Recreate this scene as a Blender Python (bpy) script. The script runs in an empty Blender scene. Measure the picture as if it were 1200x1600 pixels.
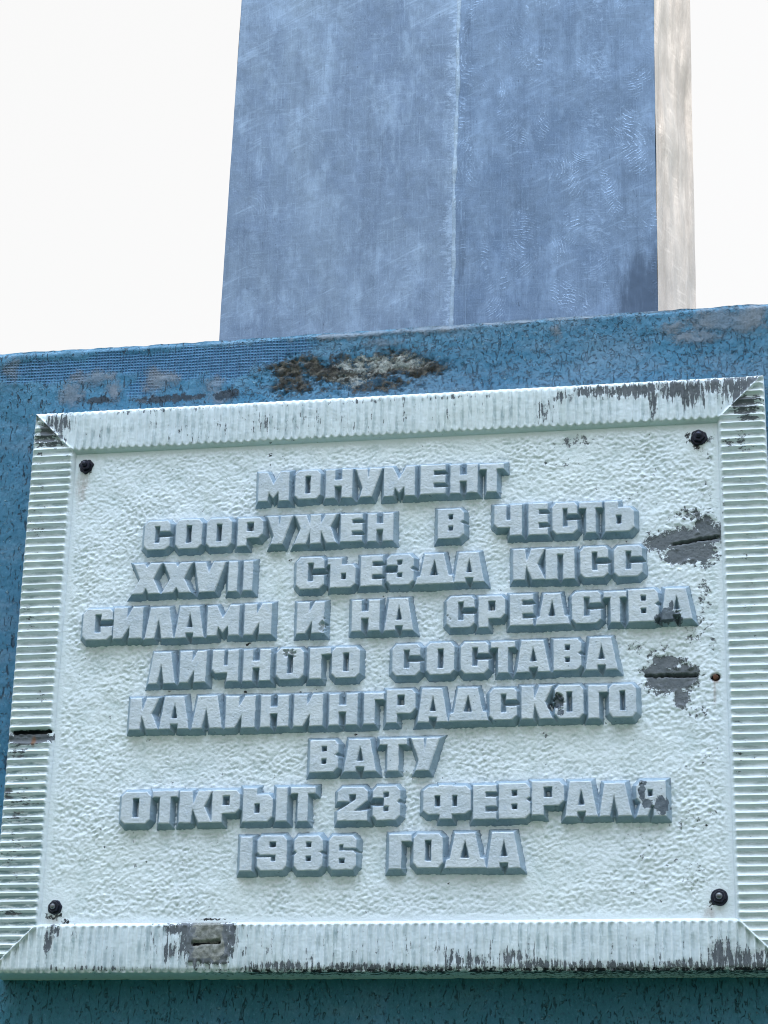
import bpy, math
import numpy as np
from mathutils import Matrix, Vector

sc = bpy.context.scene
R = math.radians
# ------------------------------------------------------------------ camera
Z0 = 2.49                       # height of the plaque's centre above the grass
cam_d = bpy.data.cameras.new("camera")
cam_d.sensor_fit = 'AUTO'; cam_d.sensor_width = 36.0
cam_d.lens = 3268.15 / 1600 * 36.0
cam_d.clip_start = 0.05; cam_d.clip_end = 3000
cam = bpy.data.objects.new("camera", cam_d); sc.collection.objects.link(cam)
right = Vector((0.98370055, 0.17864367, 0.02048579))
down = Vector((-0.04276911, 0.343109, -0.93832138))
fwd = Vector((-0.17465403, 0.9221511, 0.34515694))
m = Matrix.Identity(4)
for i in range(3):
    m[i][0] = right[i]; m[i][1] = -down[i]; m[i][2] = -fwd[i]
m[0][3], m[1][3], m[2][3] = 0.5771988, -3.0551175, Z0 - 0.8874786
cam.matrix_world = m
sc.camera = cam
# ------------------------------------------------------------------ light
OVERCAST = (4.35, 5.25, 6.15); LOW_SKY = (.755, .745, .725)
SUN_EL, SUN_AZ = R(38), R(66)      # azimuth from +Y (behind the monument) towards +X
world = bpy.data.worlds.new("World"); sc.world = world; world.use_nodes = True
wn, wl = world.node_tree.nodes, world.node_tree.links
wn.clear()
sky = wn.new("ShaderNodeTexSky"); sky.sky_type = 'NISHITA'; sky.sun_disc = False
sky.sun_elevation = SUN_EL; sky.sun_rotation = SUN_AZ
sky.air_density = 1.0; sky.dust_density = 2.5; sky.ozone_density = 1.5
mix = wn.new("ShaderNodeMix"); mix.data_type = 'RGBA'
mix.inputs[0].default_value = 0.86
# thin overcast: pale warm haze low down, much brighter and cooler overhead
tc = wn.new("ShaderNodeTexCoord"); sp = wn.new("ShaderNodeSeparateXYZ"); rmp = wn.new("ShaderNodeValToRGB")
wl.new(tc.outputs['Generated'], sp.inputs[0]); wl.new(sp.outputs[2], rmp.inputs[0])
rmp.color_ramp.interpolation = 'EASE'
el = rmp.color_ramp.elements
for p_, c_ in ((0.0, (.22, .22, .215)), (.20, LOW_SKY), (.60, LOW_SKY)):
    e_ = el[0] if p_ == 0 else el.new(p_); e_.position = p_; e_.color = c_ + (1,)
el[-1].position = .92; el[-1].color = OVERCAST + (1,)
vm = wn.new("ShaderNodeVectorMath"); vm.operation = 'SCALE'; vm.inputs['Scale'].default_value = 10.0
wl.new(rmp.outputs[0], vm.inputs[0]); wl.new(vm.outputs[0], mix.inputs[7])
bg = wn.new("ShaderNodeBackground"); bg.inputs[1].default_value = 0.12
wo = wn.new("ShaderNodeOutputWorld")
wl.new(sky.outputs[0], mix.inputs[6]); wl.new(mix.outputs[2], bg.inputs[0]); wl.new(bg.outputs[0], wo.inputs[0])
sd = bpy.data.lights.new("sun", 'SUN'); sd.energy = 1.0; sd.angle = R(10); sd.color = (1, .90, .80)
sun = bpy.data.objects.new("sun", sd); sc.collection.objects.link(sun)
sdir = Vector((math.sin(SUN_AZ) * math.cos(SUN_EL), math.cos(SUN_AZ) * math.cos(SUN_EL), math.sin(SUN_EL)))
sun.rotation_euler = sdir.to_track_quat('Z', 'Y').to_euler(); sun.location = (3, 3, 6)
vs = sc.view_settings
vs.view_transform = 'Standard'; vs.look = 'None'; vs.gamma = 1; vs.use_curve_mapping = False
vs.exposure = 0.25
sc.cycles.filter_width = 1.0

# ------------------------------------------------------------------ noise
def _h(ix, iy, seed):
    n = (ix.astype(np.int64) * 374761393 + iy.astype(np.int64) * 668265263 + seed * 1274126177) & 0x7fffffff
    n = ((n ^ (n >> 13)) * 1274126177) & 0x7fffffff
    n = (n ^ (n >> 16)) & 0xffff
    return n / 65535.0 * 2 * math.pi
def gn(x, y, seed=0):
    """gradient noise, about -0.7 .. 0.7"""
    x = np.asarray(x, float); y = np.asarray(y, float)
    ix = np.floor(x); iy = np.floor(y); fx = x - ix; fy = y - iy
    u = fx * fx * fx * (fx * (fx * 6 - 15) + 10); v = fy * fy * fy * (fy * (fy * 6 - 15) + 10)
    def g(dx, dy):
        a = _h(ix + dx, iy + dy, seed); return np.cos(a) * (fx - dx) + np.sin(a) * (fy - dy)
    return (g(0, 0) * (1 - u) + g(1, 0) * u) * (1 - v) + (g(0, 1) * (1 - u) + g(1, 1) * u) * v
def fbm(x, y, seed=0, n=4):
    r = 0; a = 1.0
    for k in range(n):
        r = r + a * gn(x, y, seed + 17 * k); x = x * 2.03; y = y * 2.03; a *= .5
    return r
def worley(x, y, seed=0):
    ix = np.floor(x); iy = np.floor(y); d1 = np.full(x.shape, 9.0); d2 = np.full(x.shape, 9.0)
    for dx in (-1, 0, 1):
        for dy in (-1, 0, 1):
            a = _h(ix + dx, iy + dy, seed) / (2 * math.pi); b = _h(ix + dx, iy + dy, seed + 91) / (2 * math.pi)
            d = np.hypot(ix + dx + a - x, iy + dy + b - y)
            d2 = np.minimum(d2, np.maximum(d, d1)); d1 = np.minimum(d1, d)
    return d1, d2
def sstep(a, b, x):
    t = np.clip((x - a) / (b - a), 0, 1); return t * t * (3 - 2 * t)
def field(x, z, blobs, sharp=1.0):
    """0..about 1.3 : how deep a point lies inside any of the worn spots (mm)"""
    r = np.zeros_like(x)
    for (cx, cz, rx, rz, k) in blobs:
        d = np.sqrt(((x - cx) / rx) ** 2 + ((z - cz) / rz) ** 2)
        r = np.maximum(r, k * np.clip(1.38 - .78 * d, 0, 1.1))
    return r
def seg_dist(x, z, a, b):
    ax, az = a; bx, bz = b
    t = np.clip(((x - ax) * (bx - ax) + (z - az) * (bz - az)) / ((bx - ax) ** 2 + (bz - az) ** 2), 0, 1)
    return np.hypot(x - ax - t * (bx - ax), z - az - t * (bz - az)), t

# ------------------------------------------------------------------ objects
def tag(o, label=None, cat=None, group=None, kind=None):
    if label: o["label"] = label
    if cat: o["category"] = cat
    if group: o["group"] = group
    if kind: o["kind"] = kind
    return o
def empty(name, loc, parent=None):
    o = bpy.data.objects.new(name, None); o.location = loc; o.empty_display_size = .1
    sc.collection.objects.link(o)
    if parent: o.parent = parent
    return o
def mesh(name, verts, faces, mat, parent=None, attrs=None, smooth=False):
    me = bpy.data.meshes.new(name)
    verts = np.asarray(verts, np.float32)
    if isinstance(faces, np.ndarray):
        k = faces.shape[1]; n = len(faces)
        me.vertices.add(len(verts)); me.vertices.foreach_set("co", verts.ravel())
        me.loops.add(n * k); me.loops.foreach_set("vertex_index", faces.astype(np.int32).ravel())
        me.polygons.add(n); me.polygons.foreach_set("loop_start", np.arange(0, n * k, k, dtype=np.int32))
        me.update(calc_edges=True)
    else:
        me.from_pydata(verts.tolist(), [], faces); me.update()
    if smooth: me.polygons.foreach_set("use_smooth", np.ones(len(me.polygons), bool))
    for k, v in (attrs or {}).items():
        a = me.attributes.new(k, 'FLOAT', 'POINT'); a.data.foreach_set("value", np.asarray(v, np.float32).ravel())
    me.materials.append(mat); me.validate()
    o = bpy.data.objects.new(name, me); sc.collection.objects.link(o)
    if parent: o.parent = parent
    return o
def grid_faces(nr, nc):
    i = np.arange(nr * nc).reshape(nr, nc)
    return np.stack([i[:-1, :-1], i[:-1, 1:], i[1:, 1:], i[1:, :-1]], -1).reshape(-1, 4)

# ------------------------------------------------------------------ materials
class NT:
    def __init__(s, name):
        s.m = bpy.data.materials.new(name); s.m.use_nodes = True
        s.t = s.m.node_tree; s.t.nodes.clear()
        s.out = s.t.nodes.new("ShaderNodeOutputMaterial"); s.b = s.t.nodes.new("ShaderNodeBsdfPrincipled")
        s.t.links.new(s.b.outputs[0], s.out.inputs[0])
        s.pos = s.t.nodes.new("ShaderNodeNewGeometry").outputs['Position']
    def ln(s, a, b):
        if isinstance(a, (int, float)): b.default_value = a
        elif isinstance(a, tuple): b.default_value = a if len(a) == 4 or b.type == 'VECTOR' else a + (1,)
        else: s.t.links.new(a, b)
    def math(s, op, a, b=None, clamp=False):
        n = s.t.nodes.new("ShaderNodeMath"); n.operation = op; n.use_clamp = clamp
        s.ln(a, n.inputs[0])
        if b is not None: s.ln(b, n.inputs[1])
        return n.outputs[0]
    def scale(s, v, xyz, off=(0, 0, 0)):
        n = s.t.nodes.new("ShaderNodeMapping"); n.inputs['Scale'].default_value = xyz; n.inputs['Location'].default_value = off
        s.ln(v, n.inputs[0]); return n.outputs[0]
    def noise(s, xyz=(1, 1, 1), detail=4, rough=.55, dist=0, off=(0, 0, 0), vec=None):
        n = s.t.nodes.new("ShaderNodeTexNoise"); n.inputs['Scale'].default_value = 1
        n.inputs['Detail'].default_value = detail; n.inputs['Roughness'].default_value = rough; n.inputs['Distortion'].default_value = dist
        s.ln(s.scale(vec or s.pos, xyz, off), n.inputs['Vector']); return n.outputs['Fac']
    def voro(s, xyz, feature='F1', off=(0, 0, 0), vec=None, out='Distance', rnd=1):
        n = s.t.nodes.new("ShaderNodeTexVoronoi"); n.inputs['Scale'].default_value = 1; n.feature = feature
        n.inputs['Randomness'].default_value = rnd
        s.ln(s.scale(vec or s.pos, xyz, off), n.inputs['Vector']); return n.outputs[out]
    def step(s, v, a, b):
        n = s.t.nodes.new("ShaderNodeMapRange"); n.interpolation_type = 'SMOOTHSTEP'
        s.ln(v, n.inputs[0]); n.inputs[1].default_value = a; n.inputs[2].default_value = b; return n.outputs[0]
    def lin(s, v, a, b, c, d):
        n = s.t.nodes.new("ShaderNodeMapRange"); s.ln(v, n.inputs[0])
        for i, q in enumerate((a, b, c, d)): n.inputs[i + 1].default_value = q
        return n.outputs[0]
    def mix(s, f, a, b, mode='MIX'):
        n = s.t.nodes.new("ShaderNodeMix"); n.data_type = 'RGBA'; n.blend_type = mode
        s.ln(f, n.inputs[0]); s.ln(a, n.inputs[6]); s.ln(b, n.inputs[7]); return n.outputs[2]
    def attr(s, name):
        n = s.t.nodes.new("ShaderNodeAttribute"); n.attribute_name = name; return n.outputs['Fac']
    def sep(s):
        n = s.t.nodes.new("ShaderNodeSeparateXYZ"); s.ln(s.pos, n.inputs[0]); return n.outputs
    def bump(s, h, dist, strength=1.0, prev=None):
        n = s.t.nodes.new("ShaderNodeBump"); n.inputs['Distance'].default_value = dist; n.inputs['Strength'].default_value = strength
        s.ln(h, n.inputs['Height'])
        if prev: s.ln(prev, n.inputs['Normal'])
        return n.outputs[0]
    def done(s, col, rough=.6, normal=None, metal=None, spec=None):
        s.ln(col, s.b.inputs['Base Color']); s.ln(rough, s.b.inputs['Roughness'])
        if normal: s.ln(normal, s.b.inputs['Normal'])
        if metal is not None: s.ln(metal, s.b.inputs['Metallic'])
        if spec is not None: s.b.inputs['Specular IOR Level'].default_value = spec
        return s.m

WHITE = (.655, .723, .805); CREAM = (.655, .718, .77); UNDER = (.105, .12, .145); DARK = (.012, .016, .022); RUST = (.20, .085, .035)
def paint_plaque(name, streak):
    """whitewashed concrete with a grey undercoat where the paint has come off"""
    n = NT(name)
    big = n.noise((3, 3, 3), 5, .6); fine = n.noise((260, 260, 260), 3, .6)
    col = n.mix(n.step(big, .35, .68), WHITE, CREAM)
    col = n.mix(n.math('MULTIPLY', n.step(n.noise((45, 45, 45), 4, .7), .5, .8), .25), col, (.45, .54, .55))
    hw = n.math('MULTIPLY', n.attr("hollow"), n.step(n.noise((35, 35, 35), 5, .7, off=(7, 7, 1)), .35, .62))
    col = n.mix(n.math('MULTIPLY', hw, .42), col, (.35, .45, .48))
    run = n.step(n.noise((34, 34, 2.6), 5, .65, off=(1, 2, 3)), .55, .72)
    col = n.mix(n.math('MULTIPLY', run, .18), col, (.46, .53, .50))
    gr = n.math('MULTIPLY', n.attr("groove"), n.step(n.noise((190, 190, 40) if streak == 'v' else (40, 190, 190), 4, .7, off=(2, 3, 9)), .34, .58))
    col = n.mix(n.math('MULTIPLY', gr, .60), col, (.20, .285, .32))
    wear = n.attr("wear")
    if streak == 'v': e = n.noise((170, 170, 28), 5, .68)
    elif streak == 'h': e = n.noise((60, 170, 150), 5, .7)
    else: e = n.noise((85, 85, 85), 6, .72)
    e2 = n.noise((200, 200, 200), 4, .7, off=(6, 6, 6))
    w = n.math('ADD', wear, n.math('MULTIPLY', n.math('SUBTRACT', e, .5), 3.1 if streak == 'v' else (2.3 if streak else 1.8)))
    w = n.math('ADD', w, n.math('MULTIPLY', n.math('SUBTRACT', e2, .5), .9))
    mk = n.step(w, .68, .74) if streak else n.step(w, .64, .78)
    # scattered flecks
    fl = n.step(n.noise((90, 90, 60), 4, .72, off=(3, 1, 2)), .69, .72)
    mk = n.math('MAXIMUM', mk, n.math('MULTIPLY', fl, .8))
    und = n.mix(n.step(n.noise((60, 60, 60), 5, .7), .3, .7), UNDER, (.15, .165, .19))
    und = n.mix(n.step(n.noise((300, 300, 300), 3, .7), .58, .7), und, (.06, .07, .085))
    und = n.mix(n.step(n.math('ADD', n.attr("conc"), n.math('MULTIPLY', n.math('SUBTRACT', n.noise((70, 70, 70), 5, .7), .5), 1.2)), .4, .7), und, n.mix(n.step(n.noise((120, 120, 120), 5, .75), .35, .65), (.14, .15, .15), (.27, .275, .27)))
    col = n.mix(mk, col, und)
    ru = n.step(n.math('ADD', n.attr("rust"), n.math('MULTIPLY', n.math('SUBTRACT', n.noise((120, 120, 45), 5, .7), .5), 1.1)), .25, 1.25)
    col = n.mix(n.math('MULTIPLY', ru, .75), col, RUST)
    di = n.step(n.math('ADD', n.attr("dirt_shade"), n.math('MULTIPLY', n.math('SUBTRACT', n.noise((110, 110, 110), 6, .75), .5), 2.2)), .74, .90)  # grime, plus the lower lip's shadow painted in the same dark
    col = n.mix(di, col, DARK)
    h = n.math('SUBTRACT', n.math('MULTIPLY', fine, .5), n.math('MULTIPLY', mk, .8))
    b = n.bump(h, .0013, .9)
    b = n.bump(n.noise((150, 150, 170), 3, .6, off=(5, 5, 5)), .0014, .7, b)
    return n.done(col, n.lin(mk, 0, 1, .5, .85), b, spec=.35)
M_panel = paint_plaque("panel_paint", '')
M_fv = paint_plaque("frame_paint_upright", 'v')
M_fh = paint_plaque("frame_paint_level", 'h')

def letter_mat():
    n = NT("letter_paint")
    v = n.noise((14, 14, 14), 5, .65); f = n.noise((240, 240, 240), 4, .65)
    silver = n.mix(n.step(v, .3, .7), (.43, .49, .575), (.53, .575, .64))
    blue = n.mix(n.step(n.noise((40, 40, 25), 5, .7, off=(3, 3, 3)), .35, .65), (.215, .300, .39), (.295, .38, .47))
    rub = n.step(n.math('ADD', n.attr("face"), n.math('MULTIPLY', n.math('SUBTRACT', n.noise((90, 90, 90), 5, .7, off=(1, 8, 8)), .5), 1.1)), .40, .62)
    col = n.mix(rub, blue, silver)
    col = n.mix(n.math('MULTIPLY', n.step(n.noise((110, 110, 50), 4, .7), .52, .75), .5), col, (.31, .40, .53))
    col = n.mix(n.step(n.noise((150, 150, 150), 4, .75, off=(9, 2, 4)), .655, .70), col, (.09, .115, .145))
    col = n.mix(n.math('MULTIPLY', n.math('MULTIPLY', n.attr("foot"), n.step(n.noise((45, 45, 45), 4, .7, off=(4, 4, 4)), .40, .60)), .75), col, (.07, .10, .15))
    w = n.math('ADD', n.attr("wear"), n.math('MULTIPLY', n.math('SUBTRACT', n.noise((95, 95, 95), 6, .72), .5), 1.5))
    mk = n.step(w, .72, .78)
    und = n.mix(n.step(n.noise((70, 70, 70), 5, .7), .35, .65), (.055, .075, .105), (.12, .15, .19))
    col = n.mix(mk, col, und)
    b = n.bump(n.math('SUBTRACT', f, mk), .0010, .7)
    b = n.bump(n.noise((45, 45, 110), 5, .65), .0010, .5, b)
    return n.done(col, .5, b, spec=.4)
M_letter = letter_mat()

def pedestal_mat():
    n = NT("blue_stucco")
    x, y, z = n.sep()
    big = n.noise((2.2, 2.2, 2.2), 5, .6)
    col = n.mix(n.step(big, .3, .7), (.024, .130, .240), (.044, .178, .305))
    col = n.mix(n.math('MULTIPLY', n.step(n.noise((26, 26, 7), 5, .7), .45, .75), .5), col, (.085, .225, .35))
    col = n.mix(n.math('MULTIPLY', n.step(n.noise((17, 17, 22), 6, .72, off=(8, 3, 3)), .52, .66), .45), col, (.095, .225, .35))
    col = n.mix(n.math('MULTIPLY', n.step(n.noise((11, 11, 4), 6, .75, off=(2, 3, 8)), .56, .70), .40), col, (.018, .075, .125))
    # worm marks and pits of the scraped render
    warp = n.noise((70, 70, 40), 2, .5)
    p1 = n.noise((150, 150, 52), 3, .55, 1.2)
    p2 = n.noise((120, 120, 150), 4, .65, .7, off=(4, 8, 1))
    rough_zone = n.step(n.math('ADD', n.attr("coarse"), n.math('MULTIPLY', n.math('SUBTRACT', big, .5), .3)), .3, .6)
    pits = n.math('MAXIMUM', n.step(p1, .60, .66), n.math('MULTIPLY', n.step(p2, .555, .60), n.math('MULTIPLY', rough_zone, n.step(n.noise((24, 24, 24), 4, .7, off=(5, 2, 2)), .36, .60))))
    crumbs = n.step(n.noise((140, 140, 140), 3, .6, off=(2, 2, 7)), .64, .70)
    net = n.math('MULTIPLY', .75, n.step(n.math('ADD', n.attr("net"), n.math('MULTIPLY', n.math('SUBTRACT', n.noise((26, 26, 26), 7, .72), .5), 2.6)), .36, .80))
    bare = n.step(n.math('ADD', n.attr("bare"), n.math('MULTIPLY', n.math('SUBTRACT', n.noise((34, 34, 34), 8, .74), .5), 2.6)), .40, 1.0)
    dark = n.step(n.math('ADD', n.attr("dark"), n.math('MULTIPLY', n.math('SUBTRACT', n.noise((70, 70, 60), 6, .75), .5), 2.4)), .62, .90)
    rub = n.step(n.math('ADD', n.attr("rubble"), n.math('MULTIPLY', n.math('SUBTRACT', n.noise((48, 48, 60), 7, .75), .5), 3.0)), .55, 1.0)
    pale = n.step(n.math('ADD', n.attr("pale"), n.math('MULTIPLY', n.math('SUBTRACT', n.noise((75, 75, 75), 6, .75), .5), 2.0)), .35, .7)
    # woven glass-fibre netting, 5.4 mm apart
    wx = n.math('ADD', x, n.math('MULTIPLY', n.noise((8, 8, 8), 2), .006))
    wz = n.math('ADD', z, n.math('MULTIPLY', n.noise((8, 8, 8), 2, off=(3, 3, 3)), .006))
    gx = n.math('ABSOLUTE', n.math('SINE', n.math('MULTIPLY', wx, math.pi / .0054)))
    gz = n.math('ABSOLUTE', n.math('SINE', n.math('MULTIPLY', wz, math.pi / .0054)))
    hole = n.math('MULTIPLY', gx, gz)
    plain = n.math('SUBTRACT', 1.0, n.math('MAXIMUM', net, bare), True)
    pits = n.math('MULTIPLY', pits, plain)
    col = n.mix(n.math('MULTIPLY', pits, n.lin(rough_zone, 0, 1, .80, .58)), col, (.010, .030, .060))
    col = n.mix(n.math('MULTIPLY', n.math('MULTIPLY', crumbs, plain), .6), col, (.24, .40, .52))
    ncol = n.mix(n.step(hole, .25, .75), (.07, .22, .42), (.012, .065, .19))
    ncol = n.mix(n.math('MULTIPLY', n.step(n.noise((34, 34, 34), 4, .7), .5, .7), .55), ncol, (.04, .11, .24))
    dust = n.step(n.math('ADD', n.noise((6, 6, 16), 6, .7, off=(3, 1, 5)), n.math('MULTIPLY', n.attr("coarse"), .10)), .50, .72)
    col = n.mix(n.math('MULTIPLY', dust, .45), col, (.15, .235, .34))
    damp_shade = n.step(n.math('ADD', n.attr("damp_shade"), n.math('MULTIPLY', n.math('SUBTRACT', n.noise((22, 22, 5), 5, .7, off=(9, 1, 1)), .5), 1.4)), .3, .9)  # teal damp hue, with the shade below the plaque painted in
    col = n.mix(n.math('MULTIPLY', damp_shade, .6), col, (.010, .115, .150))
    g1 = n.noise((210, 210, 150), 4, .7, off=(6, 1, 2))
    col = n.mix(n.math('MULTIPLY', n.step(g1, .54, .68), .5), col, (.008, .045, .10))
    col = n.mix(n.math('MULTIPLY', n.step(g1, .44, .33), .35), col, (.10, .25, .40))
    col = n.mix(net, col, ncol)
    bcol = n.mix(n.step(n.noise((22, 22, 22), 5, .65), .35, .65), (.115, .165, .235), (.165, .185, .225))
    bcol = n.mix(n.math('MULTIPLY', n.step(hole, .3, .8), .22), bcol, (.07, .085, .11))
    col = n.mix(n.math('MULTIPLY', bare, .86), col, bcol)
    col = n.mix(dark, col, (.020, .038, .060))
    rc = n.mix(n.step(n.noise((70, 70, 110), 5, .7), .40, .62), (.065, .062, .060), (.20, .185, .16))
    rc = n.mix(n.step(n.noise((40, 40, 40), 4, .7, off=(1, 5, 1)), .55, .66), rc, (.09, .19, .29))
    rc = n.mix(n.math('MULTIPLY', pale, n.step(n.noise((95, 95, 95), 4, .7, off=(7, 1, 1)), .36, .58)), rc, (.62, .65, .65))
    col = n.mix(rub, col, rc)
    h = n.math('SUBTRACT', n.math('MULTIPLY', n.noise((55, 55, 40), 4, .6), .6), pits)
    h = n.math('ADD', h, n.math('MULTIPLY', n.math('MULTIPLY', crumbs, plain), .7))
    h = n.math('SUBTRACT', h, n.math('MULTIPLY', n.math('MULTIPLY', net, hole), .6))
    h = n.math('ADD', h, n.math('MULTIPLY', bare, .2))
    b = n.bump(h, .0060, 1.0)
    b = n.bump(n.noise((170, 170, 120), 4, .65, off=(1, 9, 9)), .0022, .8, b)
    b = n.bump(n.math('MULTIPLY', rub, n.noise((130, 130, 210), 5, .75, 1.0)), .010, .9, b)
    return n.done(col, .62, b, spec=.35)
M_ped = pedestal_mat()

def metal_mat(name, c1, c2, swirl, metal=.55):
    n = NT(name)
    big = n.noise((2.2, 2.2, 1.3), 6, .62, .6)
    cloud = n.noise((9, 9, 5), 6, .65, .8, off=(2, 7, 1))
    col = n.mix(n.step(n.math('ADD', n.math('MULTIPLY', big, .6), n.math('MULTIPLY', cloud, .4)), .36, .64), c1, c2)
    wash = n.noise((26, 26, 9), 5, .7, off=(1, 1, 6))
    col = n.mix(n.math('MULTIPLY', n.step(wash, .48, .70), .50), col, tuple(min(1, v * 1.45) for v in c2))
    vs_ = n.noise((330, 330, 9), 4, .7); hs = n.noise((12, 330, 300), 4, .7, off=(4, 4, 4))
    col = n.mix(n.math('MULTIPLY', n.step(vs_, .56, .74), .35), col, tuple(v * .55 for v in c1))
    col = n.mix(n.math('MULTIPLY', n.step(hs, .56, .72), .30), col, tuple(v * .6 for v in c1))
    vl = n.noise((300, 300, 14), 4, .7, off=(3, 9, 2)); hl = n.noise((14, 300, 260), 4, .7, off=(8, 1, 4))
    col = n.mix(n.math('MULTIPLY', n.math('MAXIMUM', n.step(vl, .55, .72), n.step(hl, .55, .72)), .32), col, tuple(min(1, v * 1.6) for v in c2))
    st = n.noise((26, 26, 2.2), 5, .7, off=(5, 5, 1))
    col = n.mix(n.math('MULTIPLY', n.step(st, .50, .68), .40), col, tuple(v * .70 for v in c1))
    col = n.mix(n.math('MULTIPLY', n.step(n.noise((220, 220, 60), 3, .7, off=(8, 0, 3)), .685, .72), .6), col, tuple(v * .35 for v in c1))
    # sanding swirls: rings round scattered centres, shown where the grinder pressed
    sw = 0
    for k, (s_, gap, lo) in enumerate(((13.0, .0050, .50), (17.0, .0044, .51), (9.0, .0054, .53))):
        v = n.scale(n.pos, (s_, .001, s_), (k * 3.7, 0, k * 1.9))
        vo = n.t.nodes.new("ShaderNodeTexVoronoi"); vo.inputs['Scale'].default_value = 1; n.ln(v, vo.inputs['Vector'])
        # arcs swung about a centre outside each patch
        cm = n.t.nodes.new("ShaderNodeVectorMath"); cm.operation = 'SUBTRACT'; n.ln(vo.outputs['Color'], cm.inputs[0]); cm.inputs[1].default_value = (.5, .5, .5)
        nm = n.t.nodes.new("ShaderNodeVectorMath"); nm.operation = 'NORMALIZE'; n.ln(cm.outputs[0], nm.inputs[0])
        pa = n.t.nodes.new("ShaderNodeVectorMath"); pa.operation = 'ADD'; n.ln(vo.outputs['Position'], pa.inputs[0]); n.ln(nm.outputs[0], pa.inputs[1])
        ds = n.t.nodes.new("ShaderNodeVectorMath"); ds.operation = 'DISTANCE'; n.ln(v, ds.inputs[0]); n.ln(pa.outputs[0], ds.inputs[1])
        ph = n.math('ADD', n.math('MULTIPLY', ds.outputs['Value'], 2 * math.pi / (gap * s_)), n.math('MULTIPLY', n.noise((30, 30, 30), 3), 14))
        ring = n.math('SINE', ph)
        pm = n.math('MULTIPLY', n.step(n.noise((17, 17, 5), 5, .72, off=(k * 5, 3, k)), lo - .035, lo + .09), n.step(vo.outputs['Distance'], .62, .25))
        thin = n.math('MULTIPLY', n.math('MULTIPLY', n.step(ring, -.1, .9), pm), n.step(n.noise((130, 130, 130), 3, .7), .38, .62))
        v = n.math('MULTIPLY', n.math('MAXIMUM', thin, n.math('MULTIPLY', pm, .12)), swirl)
        sw = v if k == 0 else n.math('MAXIMUM', sw, v)
    gr = n.noise((420, 420, 300), 3, .75, off=(2, 2, 2))
    col = n.mix(n.math('MULTIPLY', n.step(gr, .52, .70), .30), col, tuple(v * .55 for v in c1))
    col = n.mix(n.math('MULTIPLY', n.step(gr, .46, .32), .26), col, tuple(min(1, v * 1.5) for v in c2))
    # wiping strokes, running a little off the horizontal
    mp = n.t.nodes.new("ShaderNodeMapping"); mp.inputs['Rotation'].default_value = (0, .45, 0); n.ln(n.pos, mp.inputs[0])
    wp = n.noise((9, 9, 120), 5, .7, .4, vec=mp.outputs[0])
    col = n.mix(n.math('MULTIPLY', n.math('MULTIPLY', n.step(wp, .52, .66), n.step(cloud, .46, .60)), .42), col, tuple(min(1, v * 1.55) for v in c2))
    col = n.mix(n.math('MULTIPLY', sw, .50), col, tuple(min(1, v * 1.9 + .04) for v in c2))
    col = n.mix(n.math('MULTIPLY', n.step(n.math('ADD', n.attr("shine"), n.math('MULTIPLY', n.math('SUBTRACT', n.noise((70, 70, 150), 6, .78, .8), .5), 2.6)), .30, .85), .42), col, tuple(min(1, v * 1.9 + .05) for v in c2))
    col = n.mix(n.step(n.math('ADD', n.attr("wear"), n.math('MULTIPLY', n.math('SUBTRACT', n.noise((60, 60, 9), 5, .7), .5), 1.6)), .35, 1.0), col, tuple(v * .62 for v in c1))  # stain at the foot and the painted shade beside the seam
    h = n.math('ADD', n.math('MULTIPLY', n.noise((7, 7, 4), 4, .6), 3.0), n.math('MULTIPLY', n.math('ADD', vs_, sw), .12))
    b = n.bump(h, .004, .6)
    return n.done(col, n.lin(sw, 0, 1, .50, .36), b, metal=metal)
M_sheet_l = metal_mat("galvanised_sheet", (.140, .198, .305), (.215, .285, .395), .25)
M_sheet_r = metal_mat("ground_sheet", (.110, .168, .275), (.168, .236, .352), 1.0)
M_side = metal_mat("sunlit_sheet", (.355, .325, .31), (.45, .42, .405), .2, .35)  # sun glare on the side painted in as a paler, warmer colour
def plain_mat(name, c, rough=.6, metal=0.0, var=.35, sc_=120, b_=.0006):
    n = NT(name); f = n.noise((sc_,) * 3, 5, .7)
    col = n.mix(n.step(f, .3, .7), tuple(v * (1 - var) for v in c), tuple(min(1, v * (1 + var)) for v in c))
    return n.done(col, rough, n.bump(f, b_, .8), metal=metal)
M_bolt = plain_mat("tarred_steel", (.012, .015, .030), .30, .6)
M_stud = plain_mat("glint_steel", (.16, .17, .19), .30, .9)  # lighter colour paints in the glint on the lower studs
M_rust = plain_mat("rusty_steel", (.10, .04, .02), .8, .1, .5)
M_weld = metal_mat("weld_seam", (.225, .305, .42), (.32, .40, .51), .6)
M_conc = plain_mat("grey_concrete", (.20, .205, .205), .85, 0, .3, 90, .002)
def grass_mat():
    n = NT("grass"); f = n.noise((1.2, 1.2, 1.2), 6, .7); g = n.noise((60, 60, 60), 4, .7)
    col = n.mix(f, (.022, .060, .024), (.045, .095, .04)); col = n.mix(n.math('MULTIPLY', g, .5), col, (.03, .07, .02))
    return n.done(col, .9, n.bump(g, .03, .8))
M_grass = grass_mat()

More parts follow.
